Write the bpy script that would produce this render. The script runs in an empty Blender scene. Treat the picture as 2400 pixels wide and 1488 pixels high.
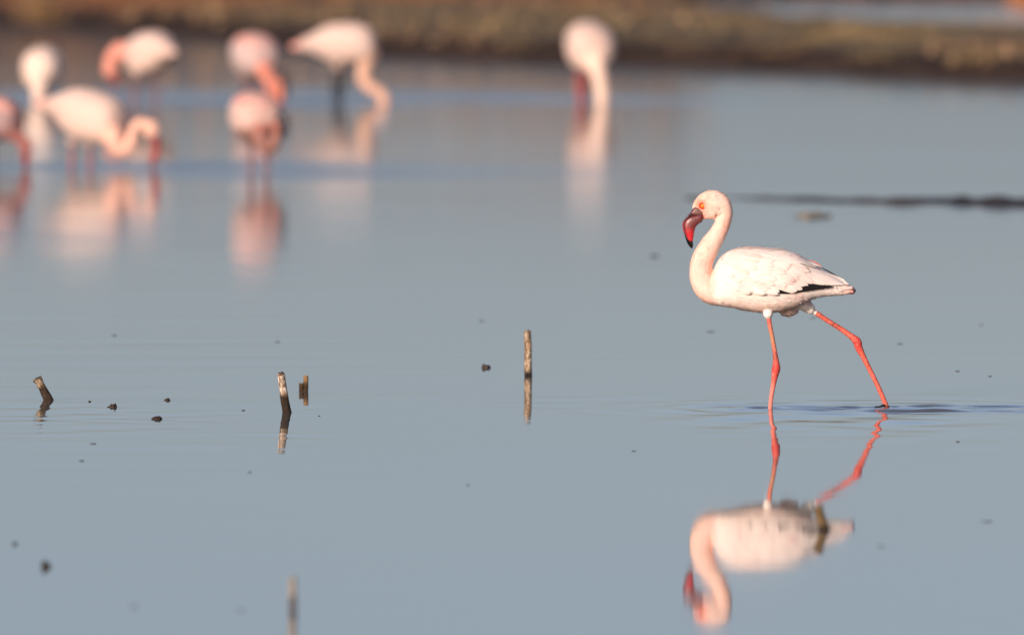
import bpy, bmesh, math, random
import numpy as np
from mathutils import Vector, Matrix, noise as mnoise

random.seed(7)
rng = np.random.default_rng(7)
sc = bpy.context.scene
COL = sc.collection

# ------------------------------------------------------------------ camera
F_PX = 40000.0                      # 600 mm lens on a 36 mm sensor, 2400 px wide photograph
CAM_H = 2.053
PITCH = math.atan(1594.0 / F_PX)
cam_d = bpy.data.cameras.new('camera')
cam = bpy.data.objects.new('camera', cam_d)
COL.objects.link(cam)
cam.location = (0, 0, CAM_H)
cam.rotation_euler = (math.pi / 2 - PITCH, 0, 0)
cam_d.sensor_width = 36.0
cam_d.lens = 600.0
cam_d.clip_start = 1.0
cam_d.clip_end = 20000.0
cam_d.dof.use_dof = True
cam_d.dof.focus_distance = 45.45
cam_d.dof.aperture_fstop = 5.1
sc.camera = cam

# ------------------------------------------------------------------ sky, sun, exposure
SUN_AZ = math.radians(31)           # sun behind the camera, to its left
SUN_EL = math.radians(16.5)
world = bpy.data.worlds.new('World')
sc.world = world
world.use_nodes = True
wn, wl = world.node_tree.nodes, world.node_tree.links
wn.clear()
sky = wn.new('ShaderNodeTexSky')
sky.sky_type = 'NISHITA'
sky.sun_disc = False
sky.sun_elevation = SUN_EL
sky.sun_rotation = math.pi + SUN_AZ
sky.altitude = 0
sky.air_density = 0.53
sky.dust_density = 2.0
sky.ozone_density = 0.35
bg = wn.new('ShaderNodeBackground')
bg.inputs['Strength'].default_value = 0.133
wo = wn.new('ShaderNodeOutputWorld')
tone = wn.new('ShaderNodeVectorMath')          # even white balance of the whole sky
tone.operation = 'MULTIPLY'
tone.inputs[1].default_value = (1.03, 0.975, 1.005)
wl.new(sky.outputs[0], tone.inputs[0])
wl.new(tone.outputs[0], bg.inputs['Color'])
wl.new(bg.outputs[0], wo.inputs['Surface'])

sun_d = bpy.data.lights.new('sun', 'SUN')
sun_d.energy = 3.55
sun_d.angle = math.radians(0.5)
sun_d.color = (1.0, 0.83, 0.72)
sun = bpy.data.objects.new('sun', sun_d)
COL.objects.link(sun)
sun.location = (-20, -20, 20)
sun.rotation_euler = Vector((math.sin(SUN_AZ) * math.cos(SUN_EL), math.cos(SUN_AZ) * math.cos(SUN_EL),
                             -math.sin(SUN_EL))).to_track_quat('-Z', 'Y').to_euler()
vs = sc.view_settings
vs.view_transform = 'Standard'
vs.look = 'None'
vs.exposure = 0.0
vs.gamma = 1.0
vs.use_curve_mapping = False

# ------------------------------------------------------------------ measuring helpers
CP, SP = math.cos(PITCH), math.sin(PITCH)

def ray(px, py):
    a, b = (px - 1200) / F_PX, -(py - 744) / F_PX
    return Vector((a, CP + b * SP, -SP + b * CP))

def ground(px, py, z=0.0):
    """point at height z that is seen at this place of the photograph"""
    d = ray(px, py)
    return Vector((0, 0, CAM_H)) + d * ((z - CAM_H) / d.z)

def lin(r, g, b):
    def f(c):
        c /= 255.0
        return c / 12.92 if c <= 0.04045 else ((c + 0.055) / 1.055) ** 2.4
    return np.array((f(r), f(g), f(b)))

def nz(p, s=1.0, o=0.0):
    return mnoise.noise(Vector((p[0] * s + o, p[1] * s + o * 1.7, p[2] * s - o)))

def catmull(pts, n):
    """resample a list of equal-length tuples smoothly, n steps per span"""
    P = np.array(pts, float)
    P = np.vstack([2 * P[0] - P[1], P, 2 * P[-1] - P[-2]])
    out = []
    for i in range(1, len(P) - 2):
        for k in range(n):
            t = k / n
            a, b, c, d = P[i - 1], P[i], P[i + 1], P[i + 2]
            out.append(0.5 * (2 * b + (c - a) * t + (2 * a - 5 * b + 4 * c - d) * t * t + (3 * b - a - 3 * c + d) * t ** 3))
    out.append(P[-2])
    return np.array(out)

# ------------------------------------------------------------------ object helpers
def add_obj(name, verts, faces, mat, parent=None, cols=None, smooth=True, normals=None):
    me = bpy.data.meshes.new(name)
    me.from_pydata([tuple(v) for v in verts], [], [tuple(f) for f in faces])
    if smooth:
        me.polygons.foreach_set('use_smooth', [True] * len(me.polygons))
    if cols is not None:
        set_cols(me, cols)
    if normals is not None:
        me.normals_split_custom_set_from_vertices([tuple(n) for n in normals])
    me.materials.append(mat)
    me.update()
    o = bpy.data.objects.new(name, me)
    COL.objects.link(o)
    o.parent = parent
    return o

def set_cols(me, cols):
    a = me.color_attributes.new('tint', 'FLOAT_COLOR', 'POINT')
    c = np.ones((len(me.vertices), 4), np.float32)
    c[:, :3] = np.clip(cols, 0, 1)
    a.data.foreach_set('color', c.ravel())

def tag(o, label=None, cat=None, group=None, kind=None):
    if label: o['label'] = label
    if cat: o['category'] = cat
    if group: o['group'] = group
    if kind: o['kind'] = kind
    return o

def empty(name, loc):
    o = bpy.data.objects.new(name, None)
    o.empty_display_size = 0.1
    COL.objects.link(o)
    o.location = loc
    return o

def tube(path, ra, rb, seg=20, side=(0, 1, 0), expo=2.0, cap=True):
    """closed loft along a path: ra across the path in the upright plane, rb along the side vector"""
    path = np.array(path, float)
    n = len(path)
    T = np.gradient(path, axis=0)
    T /= np.linalg.norm(T, axis=1)[:, None] + 1e-12
    V, Fc = [], []
    for i in range(n):
        s = np.array(side, float) if np.array(side).ndim == 1 else np.array(side[i], float)
        b = s - T[i] * np.dot(s, T[i]); b /= np.linalg.norm(b) + 1e-12
        a = np.cross(T[i], b)
        for k in range(seg):
            t = 2 * math.pi * k / seg
            c, d = math.cos(t), math.sin(t)
            c = math.copysign(abs(c) ** (2 / expo), c); d = math.copysign(abs(d) ** (2 / expo), d)
            V.append(path[i] + a * c * ra[i] + b * d * rb[i])
    for i in range(n - 1):
        for k in range(seg):
            k2 = (k + 1) % seg
            Fc.append((i * seg + k, i * seg + k2, (i + 1) * seg + k2, (i + 1) * seg + k))
    if cap:
        Fc.append(tuple(range(seg))[::-1])
        Fc.append(tuple((n - 1) * seg + k for k in range(seg)))
    return V, Fc

def ball(c, r, seg=16, rings=10):
    V, Fc = [], []
    r = np.array(r if np.ndim(r) else (r, r, r), float)
    for i in range(rings + 1):
        ph = math.pi * i / rings
        for k in range(seg):
            t = 2 * math.pi * k / seg
            V.append(np.array(c) + r * np.array((math.sin(ph) * math.cos(t), math.sin(ph) * math.sin(t), math.cos(ph))))
    for i in range(rings):
        for k in range(seg):
            k2 = (k + 1) % seg
            Fc.append((i * seg + k, (i + 1) * seg + k, (i + 1) * seg + k2, i * seg + k2))
    return V, Fc

def join(parts):
    V, Fc = [], []
    for v, f in parts:
        o = len(V)
        V += list(v); Fc += [tuple(i + o for i in q) for q in f]
    return V, Fc

def remeshed(V, Fc, voxel, smooth=3):
    """fuse overlapping lofts into one continuous skin"""
    me = bpy.data.meshes.new('skin')
    me.from_pydata([tuple(v) for v in V], [], Fc)
    o = bpy.data.objects.new('skin', me)
    COL.objects.link(o)
    m = o.modifiers.new('r', 'REMESH'); m.mode = 'VOXEL'; m.voxel_size = voxel
    s = o.modifiers.new('s', 'SMOOTH'); s.factor = 0.5; s.iterations = smooth
    dg = bpy.context.evaluated_depsgraph_get()
    dg.update()
    out = bpy.data.meshes.new_from_object(o.evaluated_get(dg))
    bpy.data.objects.remove(o)
    bpy.data.meshes.remove(me)
    out.polygons.foreach_set('use_smooth', [True] * len(out.polygons))
    return out

# ------------------------------------------------------------------ materials
def mat_tint(name, rough=0.7, spec=0.3, bump=None, sheen=0.0, sss=0.0, vary=None, stretch=None):
    """surface whose pigment is carried by the mesh, with procedural grain over it"""
    m = bpy.data.materials.new(name); m.use_nodes = True
    n, l = m.node_tree.nodes, m.node_tree.links
    p = n['Principled BSDF']
    a = n.new('ShaderNodeAttribute'); a.attribute_name = 'tint'
    col = a.outputs['Color']
    if vary:
        tc = n.new('ShaderNodeTexCoord')
        t = n.new('ShaderNodeTexNoise'); t.inputs['Scale'].default_value = vary[0]; t.inputs['Detail'].default_value = 5
        vec = tc.outputs['Object']
        if stretch:
            mp = n.new('ShaderNodeMapping'); mp.inputs['Scale'].default_value = stretch; mp.inputs['Rotation'].default_value = (0, 0.35, 0)
            l.new(vec, mp.inputs['Vector']); vec = mp.outputs[0]
        l.new(vec, t.inputs['Vector'])
        r = n.new('ShaderNodeMapRange'); r.inputs['From Min'].default_value = 0.3; r.inputs['From Max'].default_value = 0.7
        r.inputs['To Min'].default_value = 1 - vary[1]; r.inputs['To Max'].default_value = 1 + vary[1]
        l.new(t.outputs['Fac'], r.inputs['Value'])
        x = n.new('ShaderNodeVectorMath'); x.operation = 'SCALE'
        l.new(col, x.inputs[0]); l.new(r.outputs[0], x.inputs['Scale'])
        col = x.outputs[0]
    l.new(col, p.inputs['Base Color'])
    p.inputs['Roughness'].default_value = rough
    p.inputs['Specular IOR Level'].default_value = spec
    p.inputs['Sheen Weight'].default_value = sheen
    if sss:
        p.inputs['Subsurface Weight'].default_value = sss
        p.inputs['Subsurface Radius'].default_value = (0.012, 0.007, 0.005)
        p.inputs['Subsurface Scale'].default_value = 0.6
    if bump:
        tc = n.new('ShaderNodeTexCoord')
        t = n.new('ShaderNodeTexNoise'); t.inputs['Scale'].default_value = bump[0]; t.inputs['Detail'].default_value = 4
        l.new(tc.outputs['Object'], t.inputs['Vector'])
        b = n.new('ShaderNodeBump'); b.inputs['Distance'].default_value = bump[1]; b.inputs['Strength'].default_value = 1.0
        l.new(t.outputs['Fac'], b.inputs['Height'])
        l.new(b.outputs[0], p.inputs['Normal'])
    return m

M_BODY = mat_tint('flamingo_skin_and_down', 0.75, 0.2, bump=(320, 0.0015), sheen=0.1, vary=(130, 0.05))
M_LEG = mat_tint('scaly_leg_skin', 0.45, 0.4, bump=(420, 0.0016), vary=(200, 0.14), stretch=(1, 1, 0.3))
M_FEATHER = mat_tint('feather', 0.7, 0.2, sheen=0.1, vary=(90, 0.07), stretch=(0.35, 1, 3.2), bump=(300, 0.0005))
M_BILL = mat_tint('bill_horn', 0.32, 0.5, bump=(250, 0.0006), vary=(150, 0.18))
M_EYE = mat_tint('eye', 0.12, 0.6)
M_WOOD = mat_tint('weathered_wood', 0.85, 0.2, bump=(180, 0.003), vary=(120, 0.3))
M_MUD = mat_tint('wet_mud', 0.6, 0.4, bump=(60, 0.012), vary=(25, 0.35))
M_BANK = mat_tint('bank_soil', 0.9, 0.2, bump=(6, 0.05), vary=(3, 0.3))
M_PLANT = mat_tint('dry_plants', 0.85, 0.15)

def mat_water():
    m = bpy.data.materials.new('lagoon_water'); m.use_nodes = True
    n, l = m.node_tree.nodes, m.node_tree.links
    p = n['Principled BSDF']
    p.inputs['Base Color'].default_value = (0.10, 0.105, 0.10, 1)
    p.inputs['IOR'].default_value = 1.333
    geo = n.new('ShaderNodeNewGeometry')
    def noise(sx, sy, detail, off=0.0):
        mp = n.new('ShaderNodeMapping')
        mp.inputs['Scale'].default_value = (sx, sy, 1)
        mp.inputs['Location'].default_value = (off, off * 0.7, 0)
        l.new(geo.outputs['Position'], mp.inputs['Vector'])
        t = n.new('ShaderNodeTexNoise'); t.inputs['Scale'].default_value = 1.0
        t.inputs['Detail'].default_value = detail
        l.new(mp.outputs[0], t.inputs['Vector'])
        return t.outputs['Fac']
    def math_(op, a, b=None, c=None, clamp=False):
        x = n.new('ShaderNodeMath'); x.operation = op; x.use_clamp = clamp
        for i, v in enumerate((a, b, c)):
            if v is None: continue
            if isinstance(v, (int, float)): x.inputs[i].default_value = v
            else: l.new(v, x.inputs[i])
        return x.outputs[0]
    def smooth(v, a, b, lo=0.0, hi=1.0):
        r = n.new('ShaderNodeMapRange'); r.interpolation_type = 'SMOOTHSTEP'
        for k, q in (('From Min', a), ('From Max', b), ('To Min', lo), ('To Max', hi)): r.inputs[k].default_value = q
        l.new(v, r.inputs['Value'])
        return r.outputs[0]
    xyz = n.new('ShaderNodeSeparateXYZ'); l.new(geo.outputs['Position'], xyz.inputs[0])
    X, Y = xyz.outputs[0], xyz.outputs[1]
    # breeze: the far water is a little more ruffled than the near
    far = smooth(Y, 46.0, 66.0)
    rough = math_('MULTIPLY_ADD', far, ROUGH_FAR - ROUGH_NEAR, ROUGH_NEAR)
    # streaks of ruffled water round the feeding birds
    for (yc, hw, x0, x1, amt) in RUFFLES:
        w = noise(0.45, 0.5, 4, yc)
        yy = math_('ADD', Y, math_('MULTIPLY_ADD', w, 5.0, -2.5))
        a = math_('ABSOLUTE', math_('SUBTRACT', yy, yc))
        mask = math_('MULTIPLY', smooth(a, hw * 0.2, hw, 1, 0), smooth(X, x1 - 1.0, x1 + 1.0, 1, 0))
        mask = math_('MULTIPLY', mask, smooth(X, x0 - 0.8, x0 + 0.8, 0, 1))
        mask = math_('MULTIPLY', mask, smooth(noise(0.8, 0.9, 3, yc + 7.0), 0.36, 0.6, 0.25, 1.25))
        rough = math_('MULTIPLY_ADD', mask, amt, rough)
    l.new(rough, p.inputs['Roughness'])
    h1 = noise(0.9, 2.2, 2)
    h2 = noise(2.2, 4.5, 2, 3.0)
    # broader breeze waves over the far and the left water
    left = smooth(X, -0.9, 0.3, 1, 0)
    area = math_('MAXIMUM', math_('MULTIPLY', far, 1.0), math_('MULTIPLY', left, 0.8))
    area = math_('MULTIPLY', area, smooth(noise(0.35, 0.16, 2, 11.0), 0.32, 0.68, 0.35, 1.0))
    h3 = math_('MULTIPLY', noise(0.8, 2.6, 3, 5.0), area)
    b3 = n.new('ShaderNodeBump'); b3.inputs['Strength'].default_value = 1.0; b3.inputs['Distance'].default_value = BUMP3
    l.new(h3, b3.inputs['Height'])
    b1 = n.new('ShaderNodeBump'); l.new(b3.outputs[0], b1.inputs['Normal']); b1.inputs['Strength'].default_value = 1.0; b1.inputs['Distance'].default_value = BUMP1
    l.new(h1, b1.inputs['Height'])
    b2 = n.new('ShaderNodeBump'); b2.inputs['Strength'].default_value = 1.0; b2.inputs['Distance'].default_value = BUMP2
    l.new(h2, b2.inputs['Height']); l.new(b1.outputs[0], b2.inputs['Normal'])
    l.new(b2.outputs[0], p.inputs['Normal'])
    return m

ROUGH_NEAR, ROUGH_FAR = 0.031, 0.085
RUFFLES = [(75.8, 2.2, -9.0, 0.6, 0.13), (65.6, 1.7, -9.0, -0.2, 0.11), (58.5, 2.4, -9.0, -1.2, 0.035)]
BUMP1, BUMP2, BUMP3 = 0.0003, 0.00028, 0.0032

# ================================================================== WATER
FOOT = ground(1804.5, 957)                 # where the standing leg meets the water
SCL = F_PX / (FOOT.y * CP + (CAM_H) * SP)  # photograph pixels per metre there
REAR = ground(2079, 955)

STICK_RIPPLES = [(140, 985, 0.42, 0.9, 0.0034), (664, 1045, 0.16, 0.9, 0.0016), (1238, 950, 0.14, 0.6, 0.0020), (712, 945, 0.1, 0.4, 0.0015)]

def graded(a, b, c, d, fine, coarse_lo, coarse_hi):
    mid = list(np.arange(b, c, fine))
    lo, x, st = [], b, fine
    while x > a:
        st = min(st * 1.12, coarse_lo); x -= st; lo.append(max(x, a))
    hi, x, st = [], c, fine
    while x < d:
        st = min(st * 1.12, coarse_hi); hi.append(min(x, d)); x += st
    hi.append(d)
    return np.array(sorted(set(lo)) + mid + sorted(set(hi)))

def build_water():
    xs = graded(-400, -1.65, FOOT.x + 1.6, 400, 0.0135, 40, 40)
    ys = graded(-20, FOOT.y - 2.0, FOOT.y + 1.0, 3000, 0.016, 10, 200)
    Xg, Yg = np.meshgrid(xs, ys)
    x, y = Xg - FOOT.x, Yg - FOOT.y
    Z = np.zeros_like(x)
    def rings(cx, cy, lam, slope, L, ph, r0=0.012, growth=0.0):
        r = np.hypot(x - cx, (y - cy)) + 1e-6
        k = 2 * math.pi / lam
        return slope / k * np.exp(-r / L) * np.cos(k * r + ph) * (1 - np.exp(-(r / r0) ** 2))
    Z += rings(0.0, 0.0, 0.09, 0.16, 0.10, 0.5)
    Z += rings(0.02, 0.0, 0.17, 0.10, 0.16, 1.5)
    Z += rings(0.05, 0.05, 0.42, 0.007, 0.50, 0.3)
    dx2, dy2 = REAR.x - FOOT.x, REAR.y - FOOT.y
    Z += rings(dx2, dy2, 0.075, 0.16, 0.09, 0.9)
    Z += rings(dx2 + 0.03, dy2, 0.2, 0.04, 0.25, 0.2)
    # turbulent wake trailing to the right of the walking bird
    w = np.zeros_like(x)
    for i in range(34):
        lam = rng.uniform(0.05, 0.15)
        th = rng.normal(math.pi / 2, 0.30)
        k = 2 * math.pi / lam
        w += rng.uniform(0.3, 1.0) * 0.040 / k * np.cos(k * (x * math.cos(th) + y * math.sin(th)) + rng.uniform(0, 6.28) + 1.5 * np.sin(x * rng.uniform(2, 6)))
    half = 0.10 + 0.17 * np.clip(x, 0, 2)
    edge = np.exp(-((np.abs(y + 0.02) - half * 0.75) / (half * 0.45)) ** 2)
    core = np.exp(-((y + 0.02) / half) ** 2)
    m = (0.75 * edge + 0.45 * core) * (1 / (1 + np.exp(-(x + 0.02) / 0.05))) * np.exp(-np.clip(x, 0, None) / 2.5)
    Z += w * m
    # slow undulation left around the bird: it bends the legs' mirror images
    s = np.zeros_like(x)
    for i in range(16):
        lam = rng.uniform(0.22, 0.6)
        th = rng.uniform(0, math.pi)
        k = 2 * math.pi / lam
        s += rng.uniform(0.4, 1.0) * 0.0026 / k * np.cos(k * (x * math.cos(th) + y * math.sin(th)) + rng.uniform(0, 6.28))
    Z += s * (np.exp(-(x / 0.2) ** 2) + np.exp(-((x - 0.31) / 0.25) ** 2)) * np.exp(-((y + 0.6) / 1.0) ** 2) * 3.6
    for (cx, amp) in ((0.0, 0.0065), (dx2 - 0.02, 0.0075)):
        Z += amp * (x - cx) * np.exp(-((x - cx) / 0.13) ** 2) * np.sin(2 * math.pi * y / 0.42 + 1.6 * np.sin(3.1 * y + cx * 9)) * np.exp(-((y + 0.55) / 0.75) ** 2)
    # light breeze ruffle round the leftmost stump, weaker round the other sticks
    for (sx, sy, ex, ey, amp) in STICK_RIPPLES:
        g = ground(sx, sy)
        u, v = Xg - g.x, Yg - g.y
        q = np.zeros_like(x)
        for i in range(14):
            lam = rng.uniform(0.12, 0.40)
            th = rng.normal(math.pi / 2, 0.5)
            k = 2 * math.pi / lam
            q += amp * rng.uniform(0.4, 1.0) / k * np.cos(k * (u * math.cos(th) + v * math.sin(th)) + rng.uniform(0, 6.28))
        Z += q * np.exp(-(u / ex) ** 2 - (v / ey) ** 2)
    # menisci and small rings where sticks and clods break the surface
    for (sx, sy) in ((114, 938), (264, 954), (366, 983), (392, 938), (672, 967), (711, 917), (1140, 862), (1238, 881)):
        g = ground(sx, sy)
        Z += rings(g.x - FOOT.x, g.y - FOOT.y, 0.075, 0.05, 0.055, 0.4, 0.01)
    V = np.stack([Xg.ravel(), Yg.ravel(), Z.ravel()], 1)
    nx, ny = len(xs), len(ys)
    idx = np.arange(nx * ny).reshape(ny, nx)
    Fc = np.stack([idx[:-1, :-1].ravel(), idx[:-1, 1:].ravel(), idx[1:, 1:].ravel(), idx[1:, :-1].ravel()], 1)
    o = add_obj('water', V, Fc.tolist(), mat_water())
    tag(o, 'still grey blue lagoon water with faint ripples', kind='structure')
    return o
build_water()

# ================================================================== FAR BANK
EDGE = [(-3600, -60), (-1500, 15), (-600, 45), (0, 74), (430, 98), (900, 139), (1300, 153), (1600, 160), (1900, 172), (2200, 188), (2400, 196), (3200, 215), (4200, 225), (6000, 235)]
edge_w = catmull([tuple(ground(a, b - 10 - 10 / (1 + math.exp((a - 700) / 200))))[:2] for a, b in EDGE], 40)

def bank_height(t, p):
    """height over the water at t metres behind the waterline"""
    face = 0.085 * (1 - math.exp(-max(t, 0) / 0.06))
    return face + 0.05 * min(max(t / 4.0, 0), 1)

def build_bank():
    ts = [-0.06, -0.02, 0.0, 0.02, 0.05, 0.1, 0.18, 0.3, 0.5, 0.8, 1.2, 1.7, 2.3, 3.0, 3.8, 4.6, 5.4, 6.2, 7.0]
    V, C, Fc = [], [], []
    n, k = len(edge_w), len(ts)
    for i in range(n):
        p = edge_w[i]
        # the spit is narrow on the right, where more water lies behind it, and widens to the left
        right = 1 / (1 + math.exp(-(p[0] - 0.9) / 0.3))
        depth = 14.0 * (1 - right) + (85.3 - p[1]) * right
        for t in ts:
            tt = t if t < 0.5 else 0.5 + (t - 0.5) / 6.5 * depth
            jig = 0.16 * nz((p[0], 0, 0), 1.7, 3) + 0.09 * nz((p[0], 0, 0), 5.5, 8)
            q = (p[0], p[1] + tt + jig, 0)
            z = bank_height(tt, q) + 0.03 * nz(q, 0.9, 2) * min(1, max(tt, 0) * 3) + 0.018 * nz(q, 4.0, 5) * min(1, max(tt, 0) * 8)
            if t <= 0: z = -0.05 - 0.2 * (-t)
            if t == ts[-1]: z = -0.1 if right > 0.5 else z
            V.append((q[0], q[1], z))
            wet = math.exp(-max(z - 0.085, 0) / 0.012)
            g = 0.5 + 0.5 * nz(q, 0.5, 9)
            dry = lin(128, 104, 80) * (1 - g) + lin(120, 108, 76) * g
            ru = (1 - right) / (1 + math.exp(-(q[1] - 89.6) / 0.35))
            dry = dry * (1 - ru) + lin(140, 100, 72) * ru
            C.append(dry * (1 - wet) + lin(46, 36, 32) * wet)
    for i in range(n - 1):
        for j in range(k - 1):
            Fc.append((i * k + j, (i + 1) * k + j, (i + 1) * k + j + 1, i * k + j + 1))
    o = add_obj('mud_bank', V, Fc, M_BANK, cols=np.array(C))
    tag(o, 'low muddy bank with olive and brown plants across the far water', kind='structure')
build_bank()

def blades(name, roots, heights, widths, cols, lean=0.3, parent=None):
    """one mesh of many thin bent blades"""
    V, Fc, C = [], [], []
    for (p, h, w, c) in zip(roots, heights, widths, cols):
        a = random.uniform(0, 6.28)
        d = np.array((math.cos(a), math.sin(a), 0))
        l = np.array((random.gauss(0, lean), random.gauss(0, lean), 1.0)); l /= np.linalg.norm(l)
        b = np.array((random.gauss(0, lean), random.gauss(0, lean), 0)) * h * 0.5
        o = len(V)
        p = np.array(p)
        V += [p - d * w, p + d * w, p + l * h * 0.55 + d * w * 0.8, p + l * h * 0.55 - d * w * 0.8, p + l * h + b]
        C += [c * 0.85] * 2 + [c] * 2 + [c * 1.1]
        Fc += [(o, o + 1, o + 2, o + 3), (o + 3, o + 2, o + 4)]
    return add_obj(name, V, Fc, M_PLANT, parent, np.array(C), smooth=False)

def added_hills():  # unseen; added so the water mirrors a greyer, browner tone
    V, C, Fc = [], [], []
    xs = np.linspace(-2600, 2600, 90)
    for x in xs:
        ridge = 26 + 9 * nz((x / 260, 0, 0), 1, 3) + 5 * nz((x / 90, 0, 0), 1, 6) - 5 / (1 + math.exp(-x / 40))
        for j in range(7):
            f = j / 6
            V.append((x, 1250 + 420 * f + 40 * nz((x / 150, f, 0), 1, 2), -0.5 + (ridge + 0.5) * math.sin(f * math.pi / 2)))
            C.append((lin(168, 150, 128) if nz((x / 60, f * 5, 0), 1, 8) > 0 else lin(146, 138, 118)))
    for i in range(89):
        for j in range(6):
            a = i * 7 + j
            Fc.append((a, a + 7, a + 8, a + 1))
    o = add_obj('added_hills', V, Fc, M_BANK, cols=np.array(C))
    tag(o, 'low dry hills far beyond the lagoon', kind='structure')
added_hills()

def left_of(x):
    return 1 / (1 + math.exp((x + 0.6) / 0.5))

def bank_plants():
    roots, hs, ws, cs = [], [], [], []
    for _ in range(30000):
        i = random.randrange(len(edge_w))
        p = edge_w[i]
        if abs(p[0]) > 9: continue
        right = 1 / (1 + math.exp(-(p[0] - 0.9) / 0.3))
        depth = 12.0 * (1 - right) + (84.8 - p[1]) * right
        t = 0.12 + depth * random.random() ** 1.3
        x = p[0] + random.uniform(-0.15, 0.15)
        q = (x, p[1] + t, 0)
        d = nz(q, 1.4, 4) + 0.6 * nz(q, 4, 1)
        if d < -0.05: continue
        z = bank_height(t, q) - 0.02
        h = random.uniform(0.02, 0.05) * (0.6 + 1.2 * max(d, 0)) * (1 + 1.2 * left_of(x))
        g = nz(q, 0.8, 12)
        left = 1 / (1 + math.exp((x + 1.2) / 0.5))
        c = (lin(126, 110, 78) if g > -0.05 else lin(136, 108, 82)) * (1 - left) + lin(132, 104, 78) * left * 0.9
        ru = (1 - right) / (1 + math.exp(-(q[1] - 89.6) / 0.35))
        c = c * (1 - ru) + lin(148, 102, 70) * ru
        if random.random() < 0.2 * (1 - ru): c = lin(176, 150, 118)
        roots.append((q[0], q[1], z)); hs.append(h); ws.append(random.uniform(0.004, 0.012)); cs.append(c * random.uniform(0.6, 1.2))
    o = blades('bank_grass', roots, hs, ws, cs, 0.45)
    tag(o, 'low olive and brown grass covering the far bank', 'grass', kind='stuff')
    # russet reeds beyond the bank on the left, seen mostly as a mirror image
    roots, hs, ws, cs = [], [], [], []
    for _ in range(26000):
        x = random.uniform(-16, 1.0)
        y = random.uniform(97.5, 102.5) - 0.25 * x * 0.4
        if x > 0.3 and random.random() < 0.5: continue
        d = nz((x, y, 0), 0.7, 2)
        roots.append((x, y, 0.0)); hs.append(random.uniform(0.6, 1.2) * (0.85 + 0.5 * d)); ws.append(random.uniform(0.006, 0.018))
        c = lin(144, 114, 88) if d > 0 else lin(126, 104, 82)
        cs.append(c * random.uniform(0.6, 1.25))
    o = blades('reeds', roots, hs, ws, cs, 0.16)
    tag(o, 'russet brown reeds standing beyond the far bank', 'reeds', kind='stuff')
    # low shore beyond the strip of water on the right
    roots, hs, ws, cs = [], [], [], []
    for _ in range(12000):
        x = random.uniform(0.4, 12)
        y = random.uniform(97.8, 101) - (3.5 * random.random() if x > 2.85 else 0)
        roots.append((x, y, 0.0)); hs.append(random.uniform(0.06, 0.16)); ws.append(random.uniform(0.006, 0.016))
        c = lin(112, 84, 74) if x < 2.85 else lin(190, 120, 66)
        cs.append(c * random.uniform(0.5, 1.2))
    o = blades('marsh_plants', roots, hs, ws, cs, 0.35)
    tag(o, 'low marsh plants along the shore behind the strip of water', 'marsh plants', kind='stuff')
bank_plants()

# ================================================================== FLAMINGOS
REF = (1810.0, 655.0)
TORSO = [  # photograph x, top, bottom, half thickness (pixels of the focused bird)
    (1664, 660, 700, 16), (1670, 640, 708, 34), (1677, 621, 713, 46), (1690, 601, 717, 57), (1710, 587, 720, 65), (1740, 579, 726, 70),
    (1770, 578, 731, 72), (1800, 580, 733.5, 71), (1830, 583, 730, 67), (1860, 591, 722, 60), (1885, 604, 711, 51),
    (1905, 618, 701, 43), (1925, 630, 696, 35), (1945, 641, 694, 27), (1968, 656, 692, 20), (1985, 667, 690, 15),
    (1996, 671, 688, 10), (2002, 677, 685, 5)]
TS = catmull(TORSO, 4)
expo_of = lambda s: 2.3 if s > 0 else 3.0

def torso_loft():
    px = TS[:, 0]
    path = np.stack([(px - REF[0]) / SCL, np.zeros(len(px)), (REF[1] - (TS[:, 1] + TS[:, 2]) / 2) / SCL], 1)
    # keep the rings upright: loft by hand
    V, Fc, seg = [], [], 32
    for i in range(len(px)):
        h = (TS[i, 2] - TS[i, 1]) / 2 / SCL; w = max(TS[i, 3], 2) / SCL
        for k in range(seg):
            t = 2 * math.pi * k / seg
            c, s = math.cos(t), math.sin(t)
            c, s = math.copysign(abs(c) ** (2 / expo_of(s)), c), math.copysign(abs(s) ** (2 / expo_of(s)), s)
            # a little keel: broader above the middle
            w2 = w
            V.append(path[i] + np.array((0, w2 * c, h * s)))
    n = len(px)
    for i in range(n - 1):
        for k in range(seg):
            k2 = (k + 1) % seg
            Fc.append((i * seg + k, (i + 1) * seg + k, (i + 1) * seg + k2, i * seg + k2))
    Fc.append(tuple(range(seg))); Fc.append(tuple((n - 1) * seg + k for k in range(seg))[::-1])
    return V, Fc

def torso_y(px, py):
    """half thickness of the torso at a place of the side view"""
    top = np.interp(px, TS[:, 0], TS[:, 1]); bot = np.interp(px, TS[:, 0], TS[:, 2]); w = np.interp(px, TS[:, 0], TS[:, 3])
    s = ((top + bot) / 2 - py) / max((bot - top) / 2, 1)
    e = expo_of(s)
    return w * max(1 - min(abs(s), 1) ** e, 0.03) ** (1 / e)

def seg_dist(P, path, rad):
    """smallest distance of points P to a polyline, divided by its local radius"""
    best = np.full(len(P), 1e9)
    for i in range(len(path) - 1):
        a, b = path[i], path[i + 1]
        ab = b - a
        t = np.clip(((P - a) @ ab) / (ab @ ab + 1e-12), 0, 1)
        d = np.linalg.norm(P - (a + t[:, None] * ab), axis=1) / (rad[i] * (1 - t) + rad[i + 1] * t)
        best = np.minimum(best, d)
    return best

def mix(a, b, t):
    t = np.clip(t, 0, 1)[:, None]
    return a * (1 - t) + b * t

WHITE = lin(242, 227, 218)
PEACH = lin(241, 205, 189)
ORANGE = lin(240, 168, 136)
ROSE = lin(236, 150, 140)

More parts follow.
